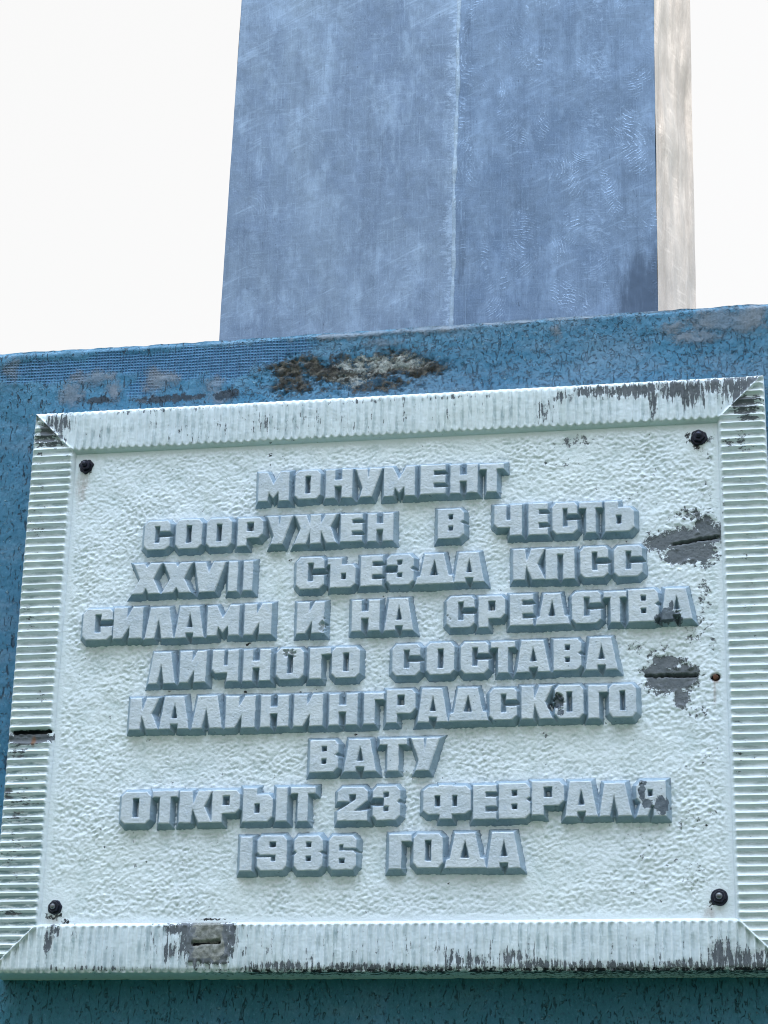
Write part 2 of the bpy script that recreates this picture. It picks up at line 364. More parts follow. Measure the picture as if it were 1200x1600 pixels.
# ------------------------------------------------------------------ measured data (mm, from the plaque's centre)
WORDS = [
 ('МОНУМЕНТ', [('М',-207.4,-158.3,283.4,332.3), ('О',-146.8,-106.8,284.3,332.4), ('Н',-96.8,-54.7,283.8,331.8), ('У',-48.0,-7.0,283.4,330.9), ('М',-2.0,46.5,282.6,331.7), ('Е',57.0,95.7,283.3,331.9), ('Н',105.0,147.1,282.8,330.4), ('Т',151.5,188.9,282.6,329.1)]),
 ('СООРУЖЕН', [('С',-393.4,-352.1,208.8,256.8), ('О',-341.0,-299.0,208.5,257.3), ('О',-289.5,-250.0,208.8,257.0), ('Р',-238.4,-198.3,208.9,255.6), ('У',-190.6,-150.1,209.7,256.3), ('Ж',-145.3,-78.2,208.2,256.0), ('Е',-70.1,-36.6,209.1,254.8), ('Н',-26.6,13.0,207.9,253.7)]),
 ('В', [('В',85.6,125.6,207.6,255.9)]),
 ('ЧЕСТЬ', [('Ч',175.2,217.2,208.0,258.3), ('Е',229.0,257.5,207.8,259.0), ('С',266.3,303.8,207.3,257.9), ('Т',308.5,342.6,207.9,257.0), ('Ь',348.1,391.4,207.8,256.8)]),
 ('XXVII', [('Х',-408.8,-362.8,134.6,184.8), ('Х',-358.7,-311.9,134.6,184.0), ('V',-305.9,-256.9,134.3,183.2), ('I',-250.3,-236.5,133.3,182.7), ('I',-225.6,-211.8,133.8,182.6)]),
 ('СЪЕЗДА', [('С',-139.6,-96.2,132.8,184.5), ('Ъ',-89.3,-45.8,133.1,181.5), ('Е',-36.0,-2.8,134.0,183.2), ('З',5.7,46.7,133.9,183.0), ('Д',51.5,110.7,133.6,182.5), ('А',112.4,158.1,134.3,182.5)]),
 ('КПСС', [('К',204.8,253.0,134.7,184.1), ('П',255.3,298.6,133.7,183.0), ('С',309.0,350.4,134.4,183.6), ('С',360.7,402.7,134.1,183.2)]),
 ('СИЛАМИ', [('С',-486.2,-438.6,60.7,111.2), ('И',-435.1,-388.7,61.2,112.2), ('Л',-382.5,-336.5,59.5,110.3), ('А',-333.3,-287.2,59.3,110.4), ('М',-281.1,-230.9,60.9,109.9), ('И',-221.0,-178.4,60.8,110.6)]),
 ('И', [('И',-136.1,-93.9,59.8,110.3)]),
 ('НА', [('Н',-48.4,-5.7,60.8,110.2), ('А',3.6,47.7,59.9,111.0)]),
 ('СРЕДСТВА', [('С',101.2,143.2,60.9,110.7), ('Р',151.0,191.1,60.1,109.8), ('Е',199.7,234.4,61.2,110.8), ('Д',239.4,290.1,60.8,109.9), ('С',295.2,338.0,61.0,111.3), ('Т',344.0,377.2,61.3,109.6), ('В',381.5,425.5,60.7,111.6), ('А',430.9,476.3,62.4,111.5)]),
 ('ЛИЧНОГО', [('Л',-372.2,-330.2,-14.4,35.9), ('И',-321.7,-280.7,-14.1,36.1), ('Ч',-269.0,-228.3,-13.9,36.2), ('Н',-219.3,-177.1,-14.5,35.5), ('О',-166.1,-124.1,-13.6,35.3), ('Г',-113.4,-81.1,-14.1,34.7), ('О',-77.9,-35.4,-13.5,35.1)]),
 ('СОСТАВА', [('С',17.3,59.4,-13.3,36.0), ('О',70.7,112.5,-13.1,36.9), ('С',123.8,165.4,-13.0,36.1), ('Т',170.5,206.4,-13.4,35.5), ('А',209.9,259.5,-13.3,36.0), ('В',266.5,307.4,-12.2,36.4), ('А',314.7,362.0,-12.9,37.4)]),
 ('КАЛИНИНГРАДСКОГО', [('К',-398.7,-353.2,-87.8,-38.2), ('А',-350.0,-304.0,-88.1,-36.8), ('Л',-297.7,-250.2,-88.6,-37.4), ('И',-244.2,-198.6,-89.0,-38.9), ('Н',-188.1,-145.4,-88.7,-39.6), ('И',-135.7,-91.5,-88.8,-39.3), ('Н',-80.1,-37.1,-88.8,-40.0), ('Г',-25.7,4.0,-88.6,-40.5), ('Р',9.7,53.2,-87.2,-36.0), ('А',57.9,103.6,-87.6,-35.6), ('Д',106.2,165.3,-87.3,-36.0), ('С',168.7,208.8,-86.9,-38.7), ('К',217.3,263.1,-86.7,-36.1), ('О',268.0,309.7,-87.2,-36.7), ('Г',318.2,345.9,-88.3,-37.9), ('О',349.3,388.6,-87.5,-37.3)]),
 ('ВАТУ', [('В',-107.8,-64.9,-161.6,-112.7), ('А',-54.7,-6.2,-162.0,-112.3), ('Т',0.2,40.8,-162.2,-112.7), ('У',49.0,91.2,-162.4,-113.0)]),
 ('ОТКРЫТ', [('О',-402.7,-357.9,-236.3,-187.4), ('Т',-353.5,-314.1,-236.3,-186.5), ('К',-310.2,-259.8,-236.2,-187.5), ('Р',-258.4,-216.1,-236.2,-187.6), ('Ы',-209.8,-142.3,-236.2,-184.7), ('Т',-135.4,-98.8,-236.7,-185.0)]),
 ('23', [('2',-62.6,-17.7,-237.2,-186.6), ('3',-8.3,32.1,-237.2,-185.9)]),
 ('ФЕВРАЛЯ', [('Ф',68.8,139.2,-237.0,-186.3), ('Е',144.3,178.0,-238.4,-187.5), ('В',183.1,228.4,-238.3,-185.8), ('Р',232.5,279.0,-233.5,-183.7), ('А',282.0,328.4,-236.9,-184.7), ('Л',332.5,378.5,-236.9,-188.3), ('Я',387.3,429.1,-237.9,-186.0)]),
 ('1986', [('1',-211.3,-193.8,-311.0,-259.9), ('9',-184.3,-140.1,-310.7,-258.8), ('8',-127.1,-84.8,-311.4,-259.7), ('6',-73.7,-33.4,-311.2,-260.5)]),
 ('ГОДА', [('Г',17.9,50.4,-311.1,-259.6), ('О',55.0,97.6,-309.8,-259.3), ('Д',102.4,162.9,-310.6,-259.3), ('А',165.7,213.9,-311.7,-259.3)]),
]
PANEL_WEAR = [(473,194,57.4,24.6,1.00),(434,191,30.8,16.4,1.00),(503,205,22.6,28.7,1.00),(458,169,26.7,17.4,1.00),(489,174,32.8,24.6,1.00),(443,-28,45.1,24.6,1.00),(418,-18,20.5,22.6,1.00),(464,-21,22.6,18.5,1.00),(456,-56,12.3,18.5,1.00),(436,0,28.7,12.3,1.00),(308,366,51.3,18.5,0.50),(282,329,61.5,25.6,0.42),(413,360,41.0,15.4,0.42),(505,270,15.4,61.5,0.48),(479,234,51.3,18.5,0.60),(495,103,14.4,61.5,0.58),(425,14,51.3,25.6,0.52),(504,32,12.3,41.0,0.50),(480,-77,34.9,30.8,0.48),(451,-244,61.5,18.5,0.48),(496,-213,14.4,51.3,0.44),(467,-326,25.6,24.6,0.52),(445,-307,30.8,20.5,0.42),(417,112,20.5,10.3,0.50),(-197,368,14.4,8.2,0.45),(402,285,61.5,61.5,0.36),(259,-111,61.5,14.4,0.40),(479,48,25.6,41.0,0.52),(396,25,41.0,12.3,0.50),(512,344,12.3,41.0,0.50),(362,287,61.5,25.6,0.38),(487,-145,30.8,41.0,0.42),(389,-287,61.5,61.5,0.36),(101,97,410.0,307.5,0.22),]
PANEL_DIRT = [(-498,-367,17.4,19.5,0.72),(-510,-375,10.3,8.2,0.80),(-487,-383,12.3,6.2,0.75),(500,-359,22.6,20.5,0.45),(-505,357,22.6,20.5,0.66),(493,354,22.6,20.5,0.72),(478,368,8.2,8.2,0.70),(492,-365,10.3,12.3,0.70),(508,-26,9.2,5.1,1.20),(-255,-381,41.0,3.1,0.80),(-194,367,5.1,3.1,0.75),(-178,158,5.1,3.1,0.75),(-153,186,5.1,3.1,0.75),(-106,183,5.1,3.1,0.75),(-1,120,5.1,3.1,0.75),(-12,144,5.1,3.1,0.75),(18,187,5.1,3.1,0.75),(39,178,5.1,3.1,0.75),(-296,13,5.1,3.1,0.75),(-277,13,5.1,3.1,0.75),(-219,48,5.1,3.1,0.75),(-213,50,5.1,3.1,0.75),(-202,48,5.1,3.1,0.75),(-220,-28,5.1,3.1,0.75),(-129,-31,5.1,3.1,0.75),(-105,-28,5.1,3.1,0.75),(-41,-101,5.1,3.1,0.75),(-341,-24,5.1,3.1,0.75),(-438,-242,5.1,3.1,0.75),(-474,-258,5.1,3.1,0.75),(-430,-269,5.1,3.1,0.75),(-277,-356,5.1,3.1,0.75),(-258,-362,5.1,3.1,0.75),(-363,-292,5.1,3.1,0.75),(-307,-294,5.1,3.1,0.75),(105,-331,5.1,3.1,0.75),(417,-361,5.1,3.1,0.75),(260,-181,5.1,3.1,0.75),(341,-93,5.1,3.1,0.75),(365,-90,5.1,3.1,0.75),(281,204,5.1,3.1,0.75),(323,200,5.1,3.1,0.75),(366,193,5.1,3.1,0.75),(379,194,5.1,3.1,0.75),(121,99,5.1,3.1,0.75),(181,123,5.1,3.1,0.75),(245,121,5.1,3.1,0.75),(472,-331,5.1,3.1,0.75),(480,-317,5.1,3.1,0.75),(465,-307,5.1,3.1,0.75),(487,-251,5.1,3.1,0.75),(459,-266,5.1,3.1,0.75),(446,-262,5.1,3.1,0.75),]
PANEL_RUST = [(-511,329,12.3,34.9,0.70),(488,-380,14.4,14.4,0.60),(506,-50,3.1,24.6,0.70),(508,-30,5.1,6.2,1.00),(-505,-380,18.5,8.2,0.50),(490,332,9.2,22.6,0.35),]
LETTER_WEAR = [(441,69,20.5,13.3,1.00),(430,65,12.3,10.3,1.00),(446,81,5.1,12.3,0.90),(456,62,10.3,8.2,0.80),(272,-61,10.3,15.4,1.00),(260,-67,6.2,8.2,0.90),(276,-77,7.2,8.2,0.90),(423,-223,14.4,17.4,0.95),(395,-200,6.2,18.5,0.95),(403,-220,10.3,10.3,0.90),(398,-189,8.2,6.2,0.85),(-95,72,5.1,12.3,0.50),(-144,29,12.3,8.2,0.50),(-175,151,6.2,14.4,0.50),(15,181,10.3,6.2,0.50),]
LETTER_CHIP = [(272,-61,9.2,12.3,1.00),(262,-67,5.1,7.2,0.90),(-95,71,6.2,11.3,0.90),(-146,28,11.3,7.2,0.80),(103,76,9.2,5.1,0.60),(392,-196,5.1,10.3,0.50),(456,74,8.2,8.2,0.50),(-181,168,5.1,5.1,0.60),(198,163,5.1,9.2,0.40),(-161,-186,10.3,6.2,0.50),(-314,128,6.2,5.1,0.50),]
TOP_WEAR = [(330,447,32.8,10.3,0.90),(401,445,46.1,12.3,1.00),(461,441,41.0,17.4,0.85),(486,433,22.6,26.7,0.85),(516,447,41.0,17.4,0.80),(556,447,35.9,22.6,0.85),(426,425,7.2,25.6,0.85),(546,439,28.7,30.8,0.75),(581,452,14.4,8.2,1.00),(99,449,61.5,4.1,0.60),(-48,450,123.0,4.1,0.55),(-392,454,123.0,5.1,0.50),(-556,438,22.6,20.5,0.86),(-548,405,12.3,18.5,0.80),(-217,421,307.5,30.8,0.30),(254,418,20.5,20.5,0.50),(284,440,16.4,10.3,0.75),]
LEFT_WEAR = [(-575,427,18.5,22.6,0.85),(-559,406,22.6,12.3,0.70),(-576,412,26.7,16.4,0.80),(-582,373,12.3,71.8,0.45),(-580,249,22.6,61.5,0.42),(-579,107,20.5,92.3,0.36),(-570,-211,30.8,51.3,0.50),(-570,-370,18.5,4.1,0.85),(-562,-96,32.8,9.2,1.50),(-576,-119,22.6,14.4,0.60),(-573,-276,24.6,71.8,0.42),(-534,370,6.2,30.8,0.50),(-551,-32,14.4,20.5,0.48),(-589,-185,14.4,12.3,0.70),]
RIGHT_WEAR = [(552,347,30.8,9.2,0.60),(530,263,5.1,51.3,0.45),(574,389,22.6,9.2,0.75),(565,417,28.7,14.4,0.90),(569,400,24.6,10.3,0.80),(563,127,16.4,205.0,0.30),(534,-140,20.5,61.5,0.36),(521,27,5.1,205.0,0.38),(562,352,20.5,26.7,0.50),]
BOTTOM_WEAR = [(-260,-411,41.0,34.9,1.20),(-292,-396,30.8,12.3,1.00),(-316,-429,10.3,18.5,0.70),(-236,-396,26.7,12.3,0.90),(-141,-452,56.4,7.2,0.75),(-25,-454,92.3,6.2,0.75),(108,-441,12.3,22.6,0.62),(141,-446,41.0,12.3,0.70),(202,-443,30.8,17.4,0.66),(249,-452,71.8,9.2,0.80),(341,-455,92.3,7.2,0.80),(459,-454,71.8,9.2,0.75),(501,-440,22.6,24.6,0.85),(530,-448,35.9,18.5,0.85),(-507,-415,6.2,20.5,1.00),(-499,-396,8.2,12.3,0.70),(-466,-399,5.1,14.4,0.60),(-340,-405,8.2,24.6,0.50),(554,-455,30.8,7.2,0.80),(-97,-440,6.2,14.4,0.60),(13,-426,512.5,14.4,0.32),(-426,-454,153.8,4.1,0.50),(32,-456,246.0,4.1,0.72),(368,-458,246.0,5.1,0.75),(-160,-456,82.0,4.1,0.60),]
PED_BARE = [(-673,579,16.4,26.7,0.85),(-533,555,43.1,16.4,0.90),(-563,528,24.6,24.6,0.90),(-488,524,16.4,22.6,0.80),(-408,543,39.0,26.7,0.85),(-312,528,24.6,14.4,0.75),(-299,504,30.8,16.4,0.60),(-66,605,92.3,8.2,1.00),(65,607,92.3,9.2,1.00),(193,611,92.3,7.2,0.90),(321,611,82.0,7.2,0.90),(415,613,61.5,5.1,0.80),(539,586,61.5,22.6,1.00),(497,560,41.0,14.4,0.80),(590,588,30.8,22.6,0.90),(466,579,41.0,12.3,0.70),(-22,587,41.0,10.3,0.80),(268,586,14.4,16.4,0.70),]
PED_NET = [(-603,572,92.3,20.5,1.00),(-489,580,71.8,18.5,1.00),(-353,575,112.8,26.7,1.00),(-242,585,92.3,18.5,1.00),(-181,591,41.0,12.3,1.00),(-435,535,30.8,30.8,0.70),(-297,562,41.0,30.8,1.00),]
PED_RUBBLE = [(-163,548,59.5,22.6,1.00),(-86,538,71.8,28.7,1.00),(-21,546,67.7,24.6,1.00),(39,536,49.2,18.5,1.00),(-173,520,45.1,22.6,0.90),(-31,511,71.8,14.4,0.80),]
PED_PALE = [(-48,550,46.1,16.4,1.00),(0,554,51.3,12.3,1.00),(-80,520,35.9,12.3,0.80),(22,548,30.8,10.3,1.00),]
PED_DARK = [(-394,507,82.0,9.2,1.00),(-519,511,61.5,9.2,0.80),(-283,509,30.8,14.4,0.90),(43,571,41.0,16.4,0.60),]
BOLTS = [(-505.4, 364.0), (495.1, 362.4), (-502.8, -361.0), (502.1, -356.0)]
PIN = [(507.8, -26.2)]
SLIT_A = [(450.7, 188.0), (519.2, 197.6)]
SLIT_B = [(402.8, -21.0), (481.3, -22.4)]
CAVITY = [(-588.8, -91.2), (-530.8, -90.6)]
SLIT_C = [(-279.3, -418.9), (-238.0, -416.4)]
PATCH_C = [(-289.0, -386.5), (-220.7, -448.5)]


# ------------------------------------------------------------------ ground
g = mesh("ground", [(-400, -400, 0), (400, -400, 0), (400, 400, 0), (-400, 400, 0)], [(0, 1, 2, 3)], M_grass)
tag(g, kind="structure")

# ------------------------------------------------------------------ pedestal
T = .075                                   # the plaque stands this far off the pedestal's face
PW, PD, PTOP = .86, 1.10, .6128
TOPX, TOPZ = (-.70, -.36, -.02, .30, .61), (.6100, .6100, .6128, .6166, .6192)
ped = empty("pedestal", (0, T + PD / 2, 0))
tag(ped, "wide blue stucco pedestal with peeling render behind the white plaque", "pedestal")
def pedestal():
    xs = np.unique(np.concatenate([np.linspace(-PW, -.70, 9), np.arange(-.70, .66, .0028), np.linspace(.66, PW, 9)]))
    zs = np.concatenate([np.linspace(-Z0, -.62, 12)[:-1], np.arange(-.62, -.40, .006), np.linspace(-.40, .44, 60)[1:-1], np.arange(.44, PTOP - .0005, .0028), [PTOP]])
    X, Z = np.meshgrid(xs, zs); x, z = X * 1e3, Z * 1e3
    rub = field(x, z, PED_RUBBLE); net = field(x, z, PED_NET); bare = field(x, z, PED_BARE)
    y = .0014 * fbm(x / 42, z / 42, 3, 4) + .0010 * gn(x / 9, z / 13, 8)
    rz = sstep(.35, .9, rub + .7 * fbm(x / 26, z / 20, 9, 3))
    y = y + rz * (.003 + .007 * fbm(x / 13, z / 8, 5, 4) + .005 * gn(x / 4.5, z / 3.2, 6))
    y = y - .0009 * sstep(.3, .8, bare + .6 * fbm(x / 30, z / 30, 12, 4)) + .0012 * sstep(.4, .6, net)
    edge = sstep(-10, 0, z - PTOP * 1e3)
    y = y + edge * .006 + .003 * edge * fbm(x / 35, z * 0, 21, 4)
    topj = (Z >= PTOP - 1e-6) * (.0022 * fbm(x / 60, z * 0, 4, 4))
    V = np.stack([X, y - PD / 2, Z + topj + (np.interp(X, TOPX, TOPZ) - PTOP) * sstep(.40, PTOP, Z) + Z0], -1).reshape(-1, 3)
    coarse = sstep(430, 480, z) * sstep(-420, -100, x) 
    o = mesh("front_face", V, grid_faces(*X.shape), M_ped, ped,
             dict(rubble=rub, net=net, bare=bare, pale=field(x, z, PED_PALE), dark=field(x, z, PED_DARK), coarse=coarse, damp_shade=.85 * sstep(-440, -465, z) * sstep(-600, -500, z)), True)
    t = V[X.size - X.shape[1]:]
    # body: top, sides and back
    a, b, c = PW, PD / 2, -PD / 2 + .012
    hl, hr = TOPZ[0] + Z0 - .003, TOPZ[-1] + Z0 - .003
    v = [(-a, c, 0), (a, c, 0), (a, b, 0), (-a, b, 0), (-a, c, hl), (a, c, hr), (a, b, hr), (-a, b, hl)]
    mesh("block", v, [(4, 5, 6, 7), (0, 4, 7, 3), (1, 2, 6, 5), (2, 3, 7, 6), (0, 1, 5, 4)], M_ped, ped)
pedestal()

# ------------------------------------------------------------------ shaft
shaft = empty("monument_shaft", (.05, T + .55, Z0 + PTOP - .012))
tag(shaft, "tall grey blue metal clad shaft with vertical seam standing on the blue pedestal", "monument")
SH = 3.6; LEAN = .0125
def shaft_parts():
    ox, oy, oz = shaft.location
    yf = .300
    # plan corners at the foot, anticlockwise seen from above
    P = dict(fl=(-.3725, yf), seam=(.0572, yf - .012), fr=(.4225, yf), sr=(.482, yf + .21), sl=(-.415, yf + .21), bl=(-.36, yf + .40), br=(.425, yf + .40))
    def sheet(name, a, b, mat, n=60, lab=None, shine=None, wear=None, wav=.0016):  # wear: low stain and the shade painted beside the seam
        (ax, ay), (bx, by) = P[a], P[b]
        ss = np.linspace(0, 1, n); zz = np.concatenate([np.linspace(0, 1.1, 90), np.linspace(1.1, SH, 60)[1:]])
        Sg, Zg = np.meshgrid(ss, zz)
        L = math.hypot(bx - ax, by - ay); nx, ny = (by - ay) / L, -(bx - ax) / L
        edge = np.minimum(1, np.minimum(Sg, 1 - Sg) * 10)
        d = wav * edge * (fbm(Sg * L * 5 + ax * 7, Zg * 2.2, 31, 3) + .5 * fbm(Sg * L * 16, Zg * 7, 33, 2)) * np.minimum(1, Zg * 8)
        lean = LEAN * Zg
        jx = .0013 * fbm(Zg * 4, Zg * 0 + ax * 9, 40, 3) * (1 - edge)
        V = np.stack([ax + Sg * (bx - ax) + lean + nx * d + jx - ox, ay + Sg * (by - ay) + ny * d - oy, Zg], -1).reshape(-1, 3)
        sm = (Sg * L * 1e3, Zg * 1e3)
        at_ = dict(shine=shine(*sm) if shine else np.zeros(Sg.size), wear=wear(*sm) if wear else np.zeros(Sg.size))  # wear also carries the painted shade beside the seam
        o = mesh(name, V, grid_faces(*Sg.shape), mat, shaft, at_, True)
        if lab: o["label"] = lab
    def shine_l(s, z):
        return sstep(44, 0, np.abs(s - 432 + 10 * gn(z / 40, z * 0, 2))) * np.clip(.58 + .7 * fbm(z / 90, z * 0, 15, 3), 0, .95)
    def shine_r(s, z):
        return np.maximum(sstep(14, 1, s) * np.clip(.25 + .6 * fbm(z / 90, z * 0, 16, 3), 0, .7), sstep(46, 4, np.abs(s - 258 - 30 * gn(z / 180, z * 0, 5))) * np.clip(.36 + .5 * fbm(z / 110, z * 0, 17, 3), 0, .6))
    def stain_shade_r(s, z):
        return np.maximum(1.0 * sstep(240, 335, s) * sstep(330, 170, z), .62 * sstep(4, 12, s) * sstep(34, 16, s) * np.clip(.6 + fbm(z / 160, z * 0, 18, 3), 0, 1))  # low stain, plus a shadow strip painted along the right of the seam
    sheet("front_sheet", "fl", "seam", M_sheet_l, 90, "smoother paler front sheet left of the seam", shine_l)
    sheet("front_sheet", "seam", "fr", M_sheet_r, 90, "darker front sheet covered in sanding swirls", shine_r, stain_shade_r)
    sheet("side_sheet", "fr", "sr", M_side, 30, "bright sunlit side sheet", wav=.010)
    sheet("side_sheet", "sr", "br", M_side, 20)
    sheet("back_sheet", "br", "bl", M_sheet_l, 20)
    sheet("side_sheet", "bl", "sl", M_sheet_l, 20)
    sheet("side_sheet", "sl", "fl", M_sheet_l, 20)
    keys = ["fl", "seam", "fr", "sr", "br", "bl", "sl"]
    mesh("cap", [(P[k][0] + LEAN * SH - ox, P[k][1] - oy, SH) for k in keys], [tuple(range(7))], M_sheet_l, shaft, dict(shine=np.zeros(7), wear=np.zeros(7)))
    # the weld bead down the crease
    zz = np.linspace(0, SH, 900); a = np.linspace(0, math.pi, 7)
    Zg, A = np.meshgrid(zz, a, indexing='ij')
    r = .0026 + .0020 * np.clip(fbm(Zg * 22, Zg * 0, 51, 3), -.4, 1) + .0007 * gn(Zg * 170, A * 0, 52)
    cx = P['seam'][0] + LEAN * Zg + .003 * fbm(Zg * 6, Zg * 0, 53, 3)
    V = np.stack([cx - r * np.cos(A) * 1.5 - ox, P['seam'][1] + .001 - .7 * r * np.sin(A) - oy, Zg], -1).reshape(-1, 3)
    mesh("weld_seam", V, grid_faces(*Zg.shape), M_weld, shaft, None, True)
shaft_parts()

# ------------------------------------------------------------------ plaque
plaque = empty("plaque", (0, T, Z0 - .46))
tag(plaque, "white plaque with raised grey Cyrillic lettering and fluted frame fixed to blue pedestal", "plaque")
OX, OY, OZ = 0, T, -.46
HW, HH, BR, DP = .530, .3921, .0667, .014        # half opening, frame width, recess
def loc(x, y, z):
    return np.stack([x - OX, y - OY, z - OZ], -1).reshape(-1, 3)

def panel():
    w, h = HW - .003, HH - .003
    xs = np.linspace(-w, w, 560); zs = np.linspace(-h, h, 414)
    X, Z = np.meshgrid(xs, zs); x, z = X * 1e3, Z * 1e3
    wear = field(x, z, PANEL_WEAR)
    wx = x + 5 * fbm(x / 55, z / 55, 71, 2); wz = z + 5 * fbm(x / 55, z / 55, 72, 2)
    n1 = gn((wx + .35 * wz) / 7.2, (wz - .25 * wx) / 5.0, 1); n2 = gn(wx / 3.8, wz / 3.4, 2)
    w1, w2 = worley((wx + .3 * wz) / 6.4, (wz - .2 * wx) / 5.4, 5)
    vary = np.clip(.85 + .8 * fbm(x / 90, z / 90, 44, 3), .35, 1.4)
    rel = vary * (.0015 * np.clip(1.0 - 1.25 * w1, 0, 1) + .0007 * n1 + .0010 * n2 + .0009 * gn(x / 2.4, z / 2.1, 4)) + .0012 * fbm(x / 45, z / 45, 3, 3) - .0006
    border = sstep(0, 9, np.minimum(w * 1e3 - np.abs(x), h * 1e3 - np.abs(z)) - 7 - 2 * gn(x / 20, z / 20, 6))
    for bx, bz in BOLTS: border = border * sstep(18, 34, np.hypot(x - bx, z - bz))
    bare = sstep(.66, .78, wear + .9 * fbm(x / 14, z / 14, 8, 4) * .6)
    y = DP - 1.35 * rel * border * (1 - .75 * bare) + .0016 * bare
    dirt_shade = field(x, z, PANEL_DIRT)
    for a, b in (SLIT_A, SLIT_B):
        d, t = seg_dist(x, z + 2.2 * gn(x / 9, z * 0, 14), a, b)
        wd = .7 + 1.3 * t * (1 - .35 * t) + 1.1 * gn(x / 5, z * 0, 15)
        k = sstep(wd + 1.5, wd - .6, d)
        y = y + .012 * k; dirt_shade = np.maximum(dirt_shade, 1.05 * sstep(wd + 1.3, wd - .8, d))
    px, pz = PIN[0]
    y = y + .008 * sstep(7, 3, np.hypot((x - px) / 1.3, z - pz))
    mesh("panel", loc(X, y, Z), grid_faces(*X.shape), M_panel, plaque,
         dict(wear=wear, dirt_shade=dirt_shade, rust=field(x, z, PANEL_RUST), hollow=sstep(.0001, -.0009, rel) * border), True)
panel()

def frame_side(side, blobs, mat, lab):
    """one mitred length of the fluted frame; u runs along it, v from the opening outwards"""
    half = HW if side in 'tb' else HH
    us = np.arange(-half - BR - .006, half + BR + .0061, .00108)
    if side in 'lr': us = us[::1]
    prof = [(-.006, DP + .004, 0), (-.006, DP - .001, 0), (-.0035, DP * .6, .0), (-.0012, .004, .25), (0, .0015, .7), (.0014, 0, 1)]
    prof += [(v, 0, 1) for v in np.linspace(.004, BR - .006, 22)]
    prof += [(BR - .0035, .0004, 1), (BR - .0015, .0018, 1), (BR, .0042, .8), (BR + .0014, .0072, .3), (BR + .002, .011, 0), (BR + .0024, .026, 0), (BR + .0030, .045, 0), (BR + .0034, T + .004, 0)]
    v = np.array([p[0] for p in prof]); yb = np.array([p[1] for p in prof]); am = np.array([p[2] for p in prof])
    U, Vv = np.meshgrid(us, v); Yb = np.repeat(yb[:, None], len(us), 1); Am = np.repeat(am[:, None], len(us), 1)
    lim = half + Vv
    U = np.clip(U, -lim, lim)
    seed = 'tblr'.index(side) * 13 + 100
    per = .0131
    ph = U / per + .10 * fbm(U * 9, Vv * 3, seed, 2)
    fr = ph - np.floor(ph)
    flute = np.sin(np.pi * fr) ** .75
    lenv = sstep(.001, .0045, lim - np.abs(U))
    dep = .0046 * (1 + .35 * fbm(U * 22, Vv * 9, seed + 3, 3)) * dict(t=1.25, b=1.55, l=1.15, r=1.1)[side]
    y = Yb + dep * flute * Am * lenv
    if side == 't': X, Z = U, HH + Vv
    if side == 'b': X, Z = U, -HH - Vv
    if side == 'l': X, Z = -HW - Vv, U
    if side == 'r': X, Z = HW + Vv, U
    x, z = X * 1e3, Z * 1e3
    wear = field(x, z, blobs); dirt_shade = np.zeros_like(wear); rust = np.zeros_like(wear); conc = np.zeros_like(wear)
    front = sstep(0, .3, Am)
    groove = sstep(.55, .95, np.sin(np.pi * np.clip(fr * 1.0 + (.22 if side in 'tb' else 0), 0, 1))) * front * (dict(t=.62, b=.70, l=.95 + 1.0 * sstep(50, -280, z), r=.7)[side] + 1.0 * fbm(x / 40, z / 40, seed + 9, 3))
    y = y + front * (.0007 * fbm(x / 18, z / 18, seed + 5, 3)) + .0010 * sstep(.6, .9, wear + .5 * fbm(x / 12, z / 12, seed, 3)) * front
    if side == 'l':
        d, t = seg_dist(x, z + 3 * gn(x / 11, z * 0, 3), *CAVITY)
        k = sstep(10, 4, d) * front
        y = np.maximum(y, y * (1 - k) + k * (.006 + .004 * gn(x / 7, z / 5, 2)))
        d2, t = seg_dist(x, z - 5 + 3 * gn(x / 11, z * 0, 3), *CAVITY)
        y = y + .008 * sstep(4, 1.5, d2) * front; dirt_shade = 1.15 * sstep(5.5, 2, d2)
        rust = field(x, z, [(-556, -101, 4, 9, 1.1)])
        # knocked top corner
        c = sstep(26, 4, np.hypot(x + 592, z - 456)); y = y + .007 * c * (1 + fbm(x / 9, z / 9, 2, 3)) * front
        e = sstep(.6, .95, wear + .7 * fbm(x / 14, z / 9, 4, 3)); y = y + .0015 * e * front
    if side == 'b':
        (x0, z1), (x1, z0) = PATCH_C
        k = sstep(0, 5, x - x0 + 9 * fbm(x / 13, z / 13, 1, 4)) * sstep(0, 5, x1 - x + 9 * fbm(x / 12, z / 12, 2, 4)) * sstep(0, 4, z - z0 + 7 * fbm(x / 9, z / 9, 4, 3)) * front
        y = y * (1 - k) + k * (.0022 + .0022 * fbm(x / 9, z / 9, 3, 4)); wear = np.maximum(wear, 1.3 * k); conc = sstep(4, 16, x - x0 + 9 * fbm(x / 14, z / 14, 5, 4)) * sstep(4, 16, x1 - x + 9 * fbm(x / 14, z / 14, 6, 4)) * sstep(2, 10, z - z0 + 6 * gn(x / 8, z / 8, 7))
        d, t = seg_dist(x, z + 1.5 * gn(x / 7, z * 0, 3), *SLIT_C)
        d = d + .8 * gn(x / 5, z / 5, 9)
        y = y + .010 * sstep(3.0, 1.0, d); dirt_shade = 1.05 * sstep(3.0, 1.0, d)
        dirt_shade = np.maximum(dirt_shade, .88 * sstep(-4.5, -1, x * 0 + Vv * 1e3 - BR * 1e3) * sstep(5, 2, Vv * 1e3 - BR * 1e3) * np.clip(.55 + .5 * sstep(-330, -120, x) + .5 * fbm(x / 50, z * 0, 61, 3), 0, 1))  # flaked lip with the shadow under the flute tips painted dark
        # ragged lower lip
        lip = sstep(BR * 1e3 - 3, BR * 1e3 + 2, -z - HH * 1e3)
        Z = Z + .0016 * lip * fbm(x / 26, x * 0, 7, 4)
    F = grid_faces(*X.shape)
    if side in 'tr': F = F if side == 't' else F[:, ::-1]
    else: F = F[:, ::-1] if side == 'b' else F
